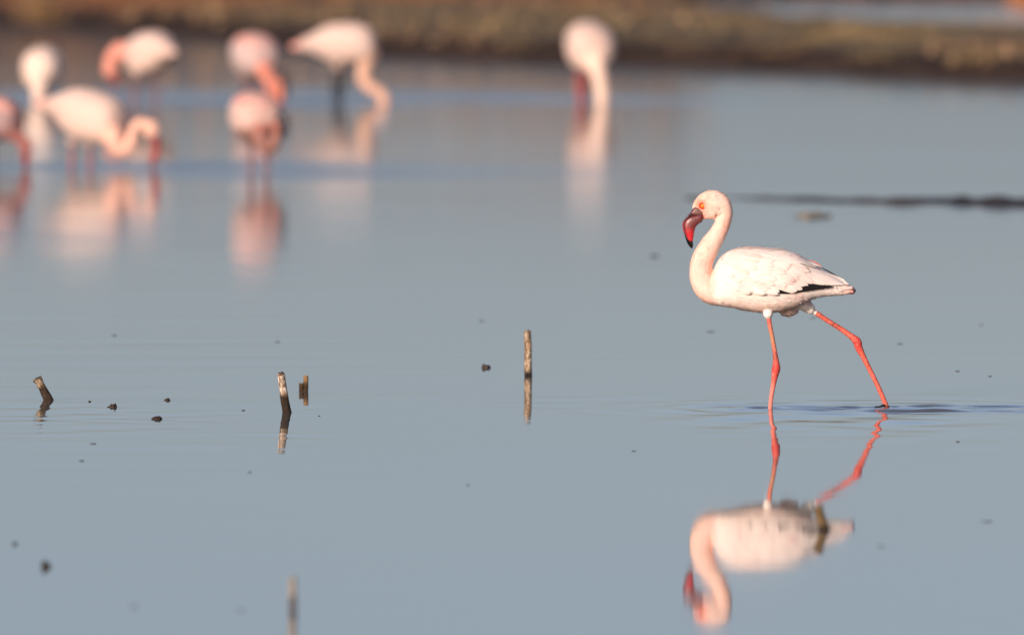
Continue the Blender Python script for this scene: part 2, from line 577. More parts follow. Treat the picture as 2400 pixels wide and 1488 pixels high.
# ---------------------------------------------------------------- the focused bird
def main_flamingo():
    root = empty('flamingo', FOOT)
    tag(root, 'pale pink flamingo in sharp focus striding left with red bill and red legs', 'flamingo', 'flamingos wading in the lagoon')
    U = lambda px, py, d=0.0: np.array(((px - 1804.5) / SCL, d / SCL, (957 - py) / SCL))
    off = U(*REF)
    tv, tf = torso_loft()
    tv = [v + off for v in tv]
    NECK = [(1735, 676, 28, 40), (1712, 684, 30, 40), (1690, 687, 30, 37), (1666, 681, 31, 33), (1650, 665, 29.5, 29), (1642.5, 640, 27, 26), (1647, 608, 26, 24),
            (1663.5, 576, 24, 22), (1681, 549, 20.5, 19), (1694, 521, 18, 17), (1699.5, 500, 17.5, 16.5), (1697, 484, 18, 16.5)]
    NK = catmull(NECK, 5)
    nv = tube([U(a, b) for a, b, _, _ in NK], NK[:, 2] / SCL, NK[:, 3] / SCL, 24)
    HEAD = [(1634, 505, 15, 4.5), (1638, 500.5, 21, 6.5), (1646, 492, 28, 12.5), (1659, 483, 33.5, 18.5), (1675, 478, 32.5, 19.5), (1689, 481, 26, 18.5), (1697, 490, 19.5, 17), (1700.5, 501, 17, 16)]
    HD = catmull(HEAD, 4)
    hv = tube([U(a, b) for a, b, _, _ in HD], HD[:, 2] / SCL, HD[:, 3] / SCL, 24)
    L1 = catmull([(1797, 722, -40, 12), (1800, 738, -40, 6.3), (1804, 763, -40, 5.6), (1809, 787, -40, 5.5), (1815, 821, -40, 5.6), (1818, 845, -40, 7.6), (1818.5, 861, -40, 10.3),
                  (1815.5, 877, -40, 8.6), (1813, 893, -40, 6.6), (1808, 922, -40, 5.5), (1804.5, 954, -40, 5.3), (1799, 1000, -40, 5.5), (1797, 1012, -40, 7)], 4)
    L2 = catmull([(1886, 712, 12, 15), (1903, 727.5, 20, 7), (1912, 733.5, 22, 6.3), (1942, 753.5, 26, 5.9), (1970, 771, 28, 6.2), (1994, 788, 30, 7.3), (2009, 801, 31, 10.3),
                  (2013.5, 816, 32, 9.3), (2024.5, 838, 33, 6.8), (2041, 871, 34, 6.0), (2061, 912, 35, 5.8), (2077, 950, 36, 6.0), (2084, 966, 36, 6.2), (2092, 988, 36, 6.5)], 4)
    # the side view is drawn at the standing leg's distance, so give both legs their side offset there
    lv = [tube([U(a, b, c) for a, b, c, _ in L], L[:, 3] / SCL, L[:, 3] / SCL, 14) for L in (L1, L2)]
    puff1 = ball(U(1799.5, 733, -40), np.array((11.8, 14, 12.2)) / SCL)
    pf2 = catmull([(1868, 700, 6, 24), (1884, 712, 13, 18.5), (1893, 720, 18, 14.5), (1901, 726.5, 20, 12.2), (1906, 730, 21, 9)], 4)
    puff2 = tube([U(a, b, c) for a, b, c, _ in pf2], pf2[:, 3] / SCL, pf2[:, 3] / SCL, 16)
    throat = ball(U(1686, 494), np.array((12, 17, 12)) / SCL)
    lump = ball(U(1846, 728, 22), np.array((22, 20, 14)) / SCL)
    V, Fc = join([(tv, tf), nv, hv, lv[0], lv[1], puff1, puff2, lump, throat])
    me = remeshed(V, Fc, 0.0021, 3)
    n = len(me.vertices)
    P = np.empty(n * 3); me.vertices.foreach_get('co', P); P = P.reshape(-1, 3)
    px = P[:, 0] * SCL + 1804.5; py = 957 - P[:, 2] * SCL
    # pigment, plus some shade and bounce light put into the colour
    legp = [np.array([U(a, b, c) for a, b, c, _ in L]) for L in (L1, L2)]
    ld = np.minimum(seg_dist(P, legp[0][4:], L1[4:, 3] / SCL), seg_dist(P, legp[1][4:], L2[4:, 3] / SCL))
    pd = np.minimum(np.linalg.norm((P - U(1799.5, 733, -40)) / (np.array((11.8, 14, 12.2)) / SCL), axis=1), seg_dist(P, np.array([U(a, b, c) for a, b, c, _ in pf2]), pf2[:, 3] / SCL))
    is_leg = ((ld < 1.3) & (pd > 1.04) & (py > 728))
    nd = np.minimum(seg_dist(P, np.array([U(a, b) for a, b, _, _ in NK[8:]]), NK[8:, 2] / SCL), seg_dist(P, np.array([U(a, b) for a, b, _, _ in HD]), HD[:, 2] / SCL))
    N1 = np.array([nz(p, 22, 1) for p in P]); N2 = np.array([nz(p, 70, 5) for p in P]); N3 = np.array([nz(p, 260, 2) for p in P])
    C = np.tile(WHITE, (n, 1))
    neck = np.clip((1735 - px) / 25, 0, 1) * np.clip((1.4 - nd) / 0.4, 0, 1)
    C = mix(C, np.tile(PEACH, (n, 1)), neck)
    C = mix(C, np.tile(ORANGE, (n, 1)), np.exp(-(((px - 1704) / 13) ** 2 + ((py - 527) / 30) ** 2)) * 0.45)  # warm shade of the neck's right edge, put into the colour
    C = mix(C, np.tile(ORANGE, (n, 1)), np.exp(-(((px - 1668) / 9) ** 2 + ((py - 625) / 30) ** 2)) * 0.35)  # same painted shade, lower on the neck
    C = mix(C, np.tile(lin(244, 130, 78), (n, 1)), np.exp(-(((px - 1641) / 9) ** 2 + ((py - 513) / 16) ** 2)) * 1.0)
    C = mix(C, np.tile(lin(238, 104, 70), (n, 1)), np.exp(-(((px - 1643) / 14) ** 2 + ((py - 480) / 12) ** 2)) * 0.95)
    C = mix(C, np.tile(lin(244, 196, 172), (n, 1)), np.clip((py - 690) / 35, 0, 1) * (px < 1900) * 0.45)  # warm bounce light on the belly, painted as peach
    C = mix(C, np.tile(ROSE, (n, 1)), np.clip((px - 1955) / 40, 0, 1) * 0.5)
    C = mix(C, np.tile(lin(90, 80, 84), (n, 1)), np.clip((px - 2000) / 4, 0, 1) * 0.2)
    C = mix(C, np.tile(ROSE, (n, 1)), np.clip(N1 * 1.2 - 0.4, 0, 0.18))
    C *= (1 + 0.05 * N2 + 0.04 * N3)[:, None]
    # legs: coral, redder joints, paler shanks, dried mud on the upper parts
    LC = np.tile(lin(214, 98, 80), (n, 1))
    LC = mix(LC, np.tile(lin(206, 66, 58), (n, 1)), np.exp(-((py - 862) / 18) ** 2) * (px < 1850) + np.exp(-(((px - 2011) / 13) ** 2 + ((py - 808) / 18) ** 2)))
    LC = mix(LC, np.tile(lin(226, 138, 126), (n, 1)), np.clip((py - 890) / 20, 0, 1) * (px < 1850) * 0.75)
    LC = mix(LC, np.tile(lin(176, 140, 104), (n, 1)), np.exp(-((py - 790) / 24) ** 2) * (px < 1850) * np.clip(0.75 + N3, 0, 1))
    LC = mix(LC, np.tile(lin(34, 24, 20), (n, 1)), (np.exp(-((py - 830) / 16) ** 2) * (px < 1850) + np.exp(-(((px - 1956) / 17) ** 2 + ((py - 765) / 12) ** 2)) * (px > 1900)) * np.clip(N3 * 4 + 0.1, 0, 1))
    LC = mix(LC, np.tile(lin(60, 30, 24), (n, 1)), np.clip((py - 944) / 10, 0, 1) * (px > 2000) * 0.8)
    LC = mix(LC, np.tile(lin(240, 176, 160), (n, 1)), np.clip(-P[:, 1] * 0 + N3 * 1.2 - 0.3, 0, 0.3))  # pale highlights painted into the leg colour
    LC *= (1 + 0.10 * N3 + 0.12 * N2)[:, None]
    C[is_leg] = LC[is_leg]
    C[(pd < 1.12) & ~is_leg & (py > 716)] = lin(246, 236, 226)
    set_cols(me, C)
    me.materials.append(M_BODY); me.materials.append(M_LEG)
    for p in me.polygons:
        if all(is_leg[v] for v in p.vertices): p.material_index = 1
    me.name = 'body'
    body = bpy.data.objects.new('body', me); COL.objects.link(body); body.parent = root

    # ---- short fringe of neck, head and breast feathers
    NV = np.empty(n * 3); me.vertices.foreach_get('normal', NV); NV = NV.reshape(-1, 3)
    okv = np.where(~is_leg & (px < 1992) & (pd > 1.1))[0]
    hp = np.array([U(a, b) for a, b, _, _ in np.vstack([HD[:-3], NK[::-1][7:]])])
    tang = np.gradient(hp, axis=0); tang /= np.linalg.norm(tang, axis=1)[:, None]
    BV, BF, BC, BN = [], [], [], []
    for _ in range(15000):
        i = okv[rng.integers(len(okv))]
        x, y = px[i], py[i]
        on_neck = nd[i] < 1.3 and neck[i] > 0.25
        if not on_neck and 1690 < x < 1940 and 585 < y < 688 and rng.random() < 0.85: continue
        if x < 1640 and 480 < y < 530: continue
        if 1664 < x < 1692 and 610 < y < 690: continue
        if (x - 1647) ** 2 + (y - 482) ** 2 < 90: continue
        if on_neck:
            j = np.argmin(np.sum((hp - P[i]) ** 2, axis=1)); t = tang[j]
            l, w, lift = rng.uniform(5, 9), rng.uniform(0.9, 1.6), rng.uniform(0.12, 0.38)
        else:
            t = np.array((0.95, 0, -0.30 + 0.25 * rng.normal()))
            l, w, lift = rng.uniform(8, 16), rng.uniform(1.2, 2.4), (rng.uniform(0.0, 0.05) if y > 680 else rng.uniform(0.03, 0.12))
            if y > 680 and y < 722 and rng.random() < 0.6: continue
        nn = NV[i]
        t = t - nn * (t @ nn); tl = np.linalg.norm(t)
        if tl < 0.1: continue
        t = t / tl + rng.normal(0, 0.16, 3); t /= np.linalg.norm(t)
        s = np.cross(nn, t)
        l /= SCL; w /= SCL
        a = P[i] - nn * (0.0012 if on_neck else 0.0003)
        o = len(BV)
        d = t + nn * lift
        BV += [a, a + d * l * 0.55 + s * w, a + d * l, a + d * l * 0.55 - s * w]
        BF.append((o + 3, o + 2, o + 1, o))
        c = C[i] * rng.uniform(0.90, 1.06)
        BC += [c * 0.94, c, c * 1.02, c]
        BN += [nn] * 4
    tag(add_obj('plumage', BV, BF, M_FEATHER, root, np.array(BC), True, BN), kind='stuff')

    # ---- bill, two jaws
    def Z1(x, y): return (1560 + x / 7.44, 420 + y / 7.44)
    def jaw(name, pairs, wid, colf):
        pr = catmull([Z1(a, b) + Z1(c, d) + (w,) for (a, b, c, d), w in zip(pairs, wid)], 5)
        V, Fc, seg = [], [], 18
        for r in pr:
            p, q = U(r[0], r[1]), U(r[2], r[3])
            c, h = (p + q) / 2, (p - q) / 2
            for k in range(seg):
                t = 2 * math.pi * k / seg
                ct, sn = math.cos(t), math.sin(t)
                V.append(c + h * math.copysign(abs(ct) ** 0.62, ct) + np.array((0, r[4] / SCL * math.copysign(abs(sn) ** 0.62, sn), 0)))
        for i in range(len(pr) - 1):
            for k in range(seg):
                k2 = (k + 1) % seg
                Fc.append((i * seg + k, (i + 1) * seg + k, (i + 1) * seg + k2, i * seg + k2))
        Fc.append(tuple(range(seg))); Fc.append(tuple((len(pr) - 1) * seg + k for k in range(seg))[::-1])
        C = []
        for v in V:
            x = (v[0] * SCL + 1804.5 - 1560) * 7.44; y = (957 - v[2] * SCL - 420) * 7.44
            C.append(colf(x, y))
        return add_obj(name, V, Fc, M_BILL, root, np.array(C))
    def st(t): t = min(max(t, 0), 1); return t * t * (3 - 2 * t)
    def col_low(x, y):
        c = lin(104, 48, 50)
        c = c + (lin(150, 78, 82) - c) * st((430 - x) / 130) * st((900 - y) / 100)
        wob = 25 * math.sin(x * 0.05)
        c = c + (lin(192, 36, 46) - c) * st((y - 780 + wob) / 190)
        edge = 1065 - 0.012 * (x - 440) ** 2 * (1 if x < 440 else 0.4)
        return c + (lin(24, 20, 20) - c) * st((y - edge) / 22)
    def col_up(x, y):
        c = lin(104, 52, 52)
        c = c + (lin(176, 46, 54) - c) * st((y - 700) / 80) * st((980 - y) / 90)
        c = c + (lin(132, 106, 98) - c) * 0.55 * st((x - 470) / 60)
        return c + (lin(22, 18, 18) - c) * st((y - 940) / 60)
    jaw('lower_bill', [(650, 585, 640, 742), (612, 592, 606, 757), (500, 624, 560, 790), (410, 652, 525, 832), (347, 708, 508, 880), (319, 768, 497, 932), (322, 850, 490, 985), (347, 960, 482, 1032),
                       (385, 1055, 474, 1078), (408, 1120, 479, 1132), (440, 1180, 475, 1176), (456, 1206, 465, 1206)],
        [10.5, 12.8, 13.2, 12.8, 12, 11, 10, 8.5, 7, 5.5, 3.5, 1], col_low)
    jaw('upper_bill', [(556, 494, 662, 592), (498, 488, 622, 625), (436, 572, 500, 628), (374, 642, 412, 648), (320, 706, 347, 704), (292, 775, 317, 766), (297, 860, 320, 852), (324, 960, 345, 962),
                       (362, 1080, 386, 1060), (396, 1148, 410, 1125), (430, 1188, 442, 1182), (448, 1205, 455, 1204)],
        [12.6, 13.2, 13.2, 12.6, 12, 11, 10, 8.5, 7, 5, 3, 1], col_up)
    add_obj('nostril', *tube([U(*Z1(a, b), -12.6) for a, b in ((400, 640), (440, 606), (480, 588))], [0.7 / SCL, 1.5 / SCL, 0.7 / SCL], [1.2 / SCL] * 3, 8), M_BILL, root, np.tile(lin(30, 16, 16), (24, 1)))

    # ---- eyes
    for s in (-1, 1):
        c = U(1646.5, 482, s * 13.0)
        e = add_obj('eye', *ball(c, np.array((5.0, 3.6, 5.0)) / SCL), M_EYE, root, np.tile(lin(250, 146, 26), (176, 1)))
        add_obj('pupil', *ball(c + np.array((0, s * 3.2 / SCL, 0)), np.array((1.5, 0.9, 1.5)) / SCL, 12, 6), M_EYE, e, np.tile(lin(70, 24, 8), (84, 1)))
        ring = [c + np.array((6.8 / SCL * math.cos(t), s * 0.9 / SCL, 6.3 / SCL * math.sin(t))) for t in np.linspace(0, 2 * math.pi, 21)]
        add_obj('eye_ring', *tube(ring, [1.9 / SCL] * 21, [1.9 / SCL] * 21, 8, cap=False), M_BODY, e, np.tile(lin(214, 62, 40), (168, 1)))

    # ---- wings of layered feathers
    def feather_mesh(p0, p1, wid, lift0, lift1, col, col_tip=None, bend=0.0, tipshape=0.35, streak=0.05):
        p0, p1 = np.array(p0, float), np.array(p1, float)
        ax = p1 - p0; L = np.linalg.norm(ax); ax /= L; pe = np.array((-ax[1], ax[0]))
        V, C, Fc = [], [], []
        na, nw = 10, 7
        for i in range(na):
            t = i / (na - 1)
            w = wid * min(1.0, 0.45 + 1.6 * t) * (math.sqrt(max(1 - ((t - (1 - tipshape)) / tipshape) ** 2, 0)) if t > 1 - tipshape else 1.0)
            w = max(w, 0.15)
            for j in range(nw):
                s = (j / (nw - 1)) * 2 - 1
                q = p0 + ax * L * t + pe * (s * w + bend * math.sin(math.pi * t * 0.9))
                d = torso_y(q[0], q[1])
                d += lift0 + (lift1 - lift0) * t + (1 - s * s) * wid * 0.13
                V.append(U(q[0], q[1], -d))
                c = col if col_tip is None else col + (col_tip - col) * st((t - 0.55) / 0.4)
                c = c * (1 + streak * math.sin(9 * s + p0[0]) - 0.03 * abs(s) ** 3)
                for (fx, fy, fr) in ((1717, 645, 6), (1787, 664, 8), (1824, 668, 7), (1858, 655, 11), (1735, 668, 9)):
                    g = 0.4 * math.exp(-(((q[0] - fx) + 0.5 * (q[1] - fy)) / fr) ** 2 - ((q[1] - fy) / fr * 1.3) ** 2)
                    if c[0] > 0.3: c = c * (1 - g) + lin(232, 148, 150) * g
                C.append(c)
        for i in range(na - 1):
            for j in range(nw - 1):
                a = i * nw + j
                Fc.append((a, a + nw, a + nw + 1, a + 1))
        return V, Fc, np.array(C)
    def wing(side):
        # the folded arm of the wing under the feathers
        V, C = [], []
        gx = np.linspace(1682, 1912, 30)
        for x in gx:
            top = np.interp(x, TS[:, 0], TS[:, 1]) + 6; lo = np.interp(x, [1682, 1720, 1800, 1855, 1912], [668, 690, 694, 682, 658])
            for k in range(14):
                y = top + (lo - top) * k / 13
                e = 4.0 * math.sin(math.pi * k / 13) ** 0.5 * math.sin(math.pi * (x - 1682) / 230) ** 0.5
                V.append(U(x, y, -(torso_y(x, y) + 0.2 + e))); C.append(WHITE * 0.98)
        Fc = [(i * 14 + j, (i + 1) * 14 + j, (i + 1) * 14 + j + 1, i * 14 + j + 1) for i in range(29) for j in range(13)]
        w = add_obj('wing', V, Fc, M_FEATHER, root, np.array(C))
        if side > 0: w.scale = (1, -1, 1)
        rs = np.random.default_rng(11 + side)
        def put(*a, name='feather', **k):
            v, f, c = feather_mesh(*a, **k)
            add_obj(name, v, f, M_FEATHER, w, c)
        jit = lambda s: rs.normal(0, s)
        blk = lin(26, 22, 24)
        # black flight feathers, lowest layer
        for i in range(9):
            f = i / 8
            put((1800 + 40 * f, 676 - 12 * f), (1856 + 96 * f, 683 - 12.0 * f), 6.0, 1.5, 3.2 + 0.5 * i, blk * rs.uniform(0.8, 1.3), name='flight_feather', tipshape=0.5)
        # long white inner feathers over the tail
        for i in range(6):
            f = i / 5
            put((1850 + 8 * f, 628 + 20 * f), (1990 - 50 * f + jit(1), 668.5 - 2.5 * f + jit(0.6)), 9.5 - 1.5 * f, 4.0, 6 + i * 0.7, WHITE * rs.uniform(0.95, 1.0), name='tertial_feather', bend=-5 + 2 * f, tipshape=0.4)
        # rows of coverts, hindmost first, each row over the next
        rows = [  # root line a-b, tip line a-b, count, width, lifts
            ((1812, 668), (1866, 622), (1856, 685), (1920, 655), 9, 7.5, 4.5, 8.5),
            ((1760, 672), (1826, 604), (1822, 688), (1902, 634), 10, 9.5, 4.5, 9.0),
            ((1728, 668), (1790, 596), (1785, 690), (1872, 614), 11, 9.5, 4.5, 9.0),
            ((1702, 662), (1752, 590), (1752, 690), (1832, 600), 11, 9.5, 4.5, 8.5),
            ((1688, 650), (1722, 592), (1722, 684), (1790, 593), 11, 8.5, 4.0, 8.0),
            ((1682, 636), (1704, 597), (1703, 672), (1756, 590), 11, 7.0, 3.0, 6.5),
            ((1679, 625), (1694, 603), (1692, 655), (1728, 590), 10, 5.0, 2.0, 5.0)]
        for ri, (ra, rb, ta, tb, cnt, wd, l0, l1) in enumerate(rows):
            for i in range(cnt):
                f = (i + 0.5) / cnt
                p0 = (ra[0] + (rb[0] - ra[0]) * f + jit(1.5), ra[1] + (rb[1] - ra[1]) * f + jit(1.2))
                p1 = (ta[0] + (tb[0] - ta[0]) * f + jit(5.5), ta[1] + (tb[1] - ta[1]) * f + jit(2.0))
                c = WHITE * rs.uniform(0.90, 1.02)
                if rs.random() < 0.12: c = c * 0.85 + lin(240, 180, 172) * 0.15
                if ri > 3 and f > 0.4:
                    g = rs.uniform(0.0, 0.28)
                    c = c * (1 - g) + lin(220, 164, 144) * g
                put(p0, p1, wd * rs.uniform(0.75, 1.15), l0 + jit(0.2), l0 + (l1 - l0) * 0.95 + jit(0.5), c, name='covert_feather', bend=-2 + 1.5 * f, tipshape=0.45, col_tip=c * 0.97)
        # long soft scapulars trailing over the back
        for i in range(13):
            f = i / 12
            put((1722 + 62 * f, 598 - 8 * f + jit(1.5)), (1836 + 90 * f + jit(5), 606 + 26 * f - 3 * (1 - f) + jit(2.5)), 4.0, 5.0, 8.8 + 0.45 * i, WHITE * rs.uniform(0.86, 1.0), name='scapular_feather', bend=-7, tipshape=0.5)
        if side > 0:
            put((1896, 610), (1926, 629), 1.0, 4, 1, lin(226, 110, 90), name='red_covert', bend=-4)
            put((1925, 627), (1987, 667), 1.6, 5, 2, blk, name='flight_feather', bend=-2)
    wing(-1); wing(1)

    # ---- tail
    for i in range(7):
        s = (i - 3) / 3
        p = [U(1935, 668, s * 14), U(1970, 677, s * 15), U(1998 - abs(s) * 3, 679 + 5 * s * (-1) ** i, s * 14), U(2006 - abs(s) * 5, 682 + 7 * s * (-1) ** i, s * 13)]
        c = np.repeat(np.array([lin(246, 226, 216), lin(240, 196, 188), lin(232, 160, 152) if i % 2 else lin(240, 206, 198), lin(150, 112, 112)]), 8, axis=0)
        add_obj('tail_feather', *tube(p, np.array((4, 5, 5, 1.5)) / SCL, np.array((5, 6, 6, 2)) / SCL, 8), M_FEATHER, root, c)
    # ---- feet, under the surface but for the toe that is just being lifted
    for (a, b, d, n_) in ((1797, 1012, -40, 0), (2091, 987, 36, 1)):
        parts = []
        for ang in (-0.5, 0, 0.5):
            parts.append(tube([U(a, b, d), U(a - 30 * math.cos(ang), b + 3, d + 34 * math.sin(ang)), U(a - 58 * math.cos(ang), b + 5, d + 62 * math.sin(ang))], np.array((4.5, 3.5, 1.5)) / SCL, np.array((4.5, 3.5, 1.5)) / SCL, 8))
        web = [U(a, b + 2, d)] + [U(a - 50 * math.cos(g), b + 5, d + 54 * math.sin(g)) for g in (-0.5, -0.25, 0, 0.25, 0.5)]
        V, Fc = join(parts + [(web, [(0, 1, 2), (0, 2, 3), (0, 3, 4), (0, 4, 5)])])
        add_obj('foot', V, Fc, M_BODY, root, np.tile(lin(200, 80, 70), (len(V), 1)))
    toe = catmull([(2079, 953, 33, 2.2), (2070, 951, 30, 2.6), (2062, 954.5, 28, 1.8), (2054, 954, 26, 1.6), (2051, 957, 25, 0.6)], 4)
    add_obj('hind_toe', *tube([U(a, b, c) for a, b, c, _ in toe], toe[:, 3] / SCL, toe[:, 3] / SCL, 8), M_BODY, root, np.tile(lin(24, 18, 16), (len(toe) * 8, 1)))
    return root
main_flamingo()

# ---------------------------------------------------------------- the birds behind
FARW = lin(212, 184, 171)
def far_flamingo(label, foot, center, yaw, pitch, neck, head, bill, legs, size=1.0, tint=PEACH, neck_tint=ORANGE, pink_back=0.0, leg_tint=(150, 80, 84), depth=0.0, roll=0.0, black=True, bill_tint=(150, 40, 46), bill_r=1.0, under=None, rose=0.8):
    """a wading bird out of focus; places are pixels of the photograph plus metres of depth"""
    o = ground(*foot)
    s = F_PX / (o.y * CP + CAM_H * SP)
    root = empty('flamingo', o)
    tag(root, label, 'flamingo', 'flamingos wading in the lagoon')
    U = lambda px, py, d=0.0: np.array(((px - foot[0]) / s, d, (foot[1] - py) / s))
    M = np.array(Matrix.Translation(Vector(U(center[0], center[1], depth))) @ Matrix.Rotation(math.radians(yaw), 4, 'Z') @ Matrix.Rotation(-math.radians(pitch), 4, 'Y') @ Matrix.Rotation(math.radians(roll), 4, 'X') @ Matrix.Scale(size, 4))
    tr = lambda v: (M @ np.append(v, 1))[:3]
    can = lambda px, py, d=0.0: np.array(((px - REF[0]) / SCL, d / SCL, (REF[1] - py) / SCL))
    tv, tf = torso_loft()
    parts = [([tr(v) for v in tv], tf)]
    npts = [tuple(tr(can(1735, 690))) + (0.040,), tuple(tr(can(1690, 690))) + (0.037,)] + [tuple(U(a, b, d)) + (r,) for a, b, d, r in neck]
    NK = catmull(npts, 5)
    parts.append(tube(NK[:, :3], NK[:, 3], NK[:, 3], 18, side=(0.13, 1, 0.09)))
    h = [tuple(U(a, b, d)) + (r,) for a, b, d, r in ([neck[-1]] + head)]
    HD = catmull(h, 5)
    parts.append(tube(HD[:, :3], HD[:, 3], HD[:, 3] * 0.75, 18, side=(0.13, 1, 0.09)))
    LG = []
    for leg in legs:
        a = [tuple(U(x, y, d)) for x, y, d in leg]
        rr = [0.017, 0.0075, 0.0115, 0.0075, 0.0072][:len(a)]
        L = catmull([p + (r,) for p, r in zip(a, rr)], 5)
        LG.append(L)
        parts.append(tube(L[:, :3], L[:, 3], L[:, 3], 12, side=(0.1, 1, 0.05)))
        t0 = np.array(a[0]); t1 = np.array(a[1])
        parts.append(tube([t0 + (t0 - t1) * 0.5, t0, t0 + (t1 - t0) * 0.45], [0.035, 0.024, 0.012], [0.035, 0.024, 0.012], 14, side=(0.1, 1, 0.05)))
    V, Fc = join(parts)
    me = remeshed(V, Fc, 0.0042, 3)
    n = len(me.vertices)
    P = np.empty(n * 3); me.vertices.foreach_get('co', P); P = P.reshape(-1, 3)
    C = np.tile(tint, (n, 1))
    loc = (np.linalg.inv(M) @ np.hstack([P, np.ones((n, 1))]).T).T[:, :3]
    nd = np.minimum(seg_dist(P, NK[8:, :3], NK[8:, 3]), seg_dist(P, HD[:, :3], HD[:, 3]))
    C = mix(C, np.tile(neck_tint, (n, 1)), np.clip((1.45 - nd) / 0.4, 0, 1))
    if pink_back:
        C = mix(C, np.tile(lin(222, 150, 138), (n, 1)), np.clip((loc[:, 2] - 0.02) / 0.05, 0, 1) * np.clip(1 - np.abs(loc[:, 1]) / 0.045, 0, 1) * pink_back)
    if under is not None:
        C = mix(C, np.tile(under, (n, 1)), np.clip((-0.005 - loc[:, 2]) / 0.04, 0, 1))  # shade below the body, put into the colour
    C = mix(C, np.tile(ROSE, (n, 1)), np.clip((loc[:, 0] - 0.15) / 0.05, 0, 1) * rose * (nd > 1.5))
    ld = np.full(n, 1e9)
    for L in LG:
        ld = np.minimum(ld, seg_dist(P, L[3:, :3], L[3:, 3]))
    bodyd = np.max(np.abs(loc) / np.array((0.25, 0.09, 0.1)), axis=1)
    C[(ld < 1.35) & (bodyd > 0.9)] = lin(*leg_tint)
    N1 = np.array([nz(p, 14, 1) for p in P])
    C *= (1 + 0.08 * N1)[:, None]
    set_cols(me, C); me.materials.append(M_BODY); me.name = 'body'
    b = bpy.data.objects.new('body', me); COL.objects.link(b); b.parent = root
    # folded wings with the black flight feathers showing along the lower edge
    for side in (-1, 1):
        Vw, Cw = [], []
        gx = np.linspace(1684, 1925, 22)
        for x in gx:
            top = np.interp(x, TS[:, 0], TS[:, 1]) + 5; lo = np.interp(x, [1684, 1720, 1800, 1855, 1925], [665, 690, 694, 683, 655])
            for k in range(10):
                y = top + (lo - top) * k / 9
                e = 5 * math.sin(math.pi * k / 9) ** 0.5 * math.sin(math.pi * (x - 1684) / 241 * 0.98 + 0.02) ** 0.5 + 0.4
                Vw.append(tr(can(x, y, side * (torso_y(x, y) + e))))
                Cw.append(WHITE * 0.12 + tint * 0.88 if not pink_back or k > 2 else lin(222, 162, 150))
        Fw = [(i * 10 + j, (i + 1) * 10 + j, (i + 1) * 10 + j + 1, i * 10 + j + 1) for i in range(21) for j in range(9)]
        w = add_obj('wing', Vw, Fw, M_FEATHER, root, np.array(Cw))
        if not black: continue
        Vp = []
        for i in range(10):
            f = i / 9
            x = 1845 + 110 * f
            for y in (np.interp(x, [1845, 1920, 1955], [676, 650, 664]), np.interp(x, [1845, 1955], [685, 672]) + 2):
                Vp.append(tr(can(x, y, side * (torso_y(x, y) + 2.5))))
        add_obj('flight_feathers', Vp, [(2 * i, 2 * i + 2, 2 * i + 3, 2 * i + 1) for i in range(9)], M_FEATHER, w, np.tile(lin(28, 24, 30), (20, 1)))
    # bill
    bp = catmull([tuple(U(a, c, d)) for a, c, d in bill], 5)
    m = len(bp)
    r = np.interp(np.linspace(0, 1, m), [0, 0.35, 0.8, 1], [0.017, 0.016, 0.010, 0.003]) * bill_r
    cb = np.repeat(np.array([mix(np.array([lin(*bill_tint) * 0.6]), np.array([lin(*bill_tint)]), np.array([min(1, 2.2 * i / m)]))[0] if i < 0.78 * m else lin(26, 20, 22) for i in range(m)]), 12, axis=0)
    add_obj('bill', *tube(bp, r, r * 0.8, 12, side=(0.13, 1, 0.09)), M_BILL, root, cb)
    return root

# facing the camera at the far left
far_flamingo('blurred pale flamingo facing the camera, head down, above the leftmost feeding birds', (96, 240), (102, 154), 84, 12,
             [(98, 184, -0.15, 0.040), (95, 205, -0.17, 0.032), (93, 226, -0.17, 0.027), (92, 242, -0.17, 0.024)], [(92, 250, -0.18, 0.028), (92, 262, -0.19, 0.02)],
             [(92, 262, -0.19), (92, 275, -0.19), (94, 285, -0.17)],
             [[(88, 175, 0.02), (87, 190, 0.03), (87, 215, 0.05), (88, 240, 0.03), (88, 262, 0.02)], [(110, 175, 0.02), (111, 190, 0.03), (111, 215, 0.05), (110, 240, 0.03), (110, 262, 0.02)]], size=1.0, tint=lin(234, 208, 192), neck_tint=lin(234, 208, 192), black=False, leg_tint=(140, 96, 98))
# facing left, neck hanging on the left
far_flamingo('blurred flamingo facing left with coral neck bent down in front of the dark bank', (335, 262), (360, 122), -64, 8,
             [(286, 120, 0.13, 0.036), (268, 128, 0.15, 0.031), (257, 144, 0.15, 0.027), (256, 156, 0.15, 0.026)], [(257, 166, 0.15, 0.034), (264, 178, 0.15, 0.022)],
             [(264, 178, 0.15), (268, 192, 0.15), (273, 205, 0.14)],
             [[(322, 168, -0.03), (318, 190, -0.03), (316, 222, -0.02), (314, 255, -0.03), (314, 285, -0.03)], [(362, 168, 0.03), (362, 190, 0.03), (364, 222, 0.05), (362, 255, 0.03), (362, 285, 0.03)]],
             size=1.06, tint=FARW, neck_tint=lin(226, 154, 136), black=False, leg_tint=(126, 96, 104), rose=0.1)
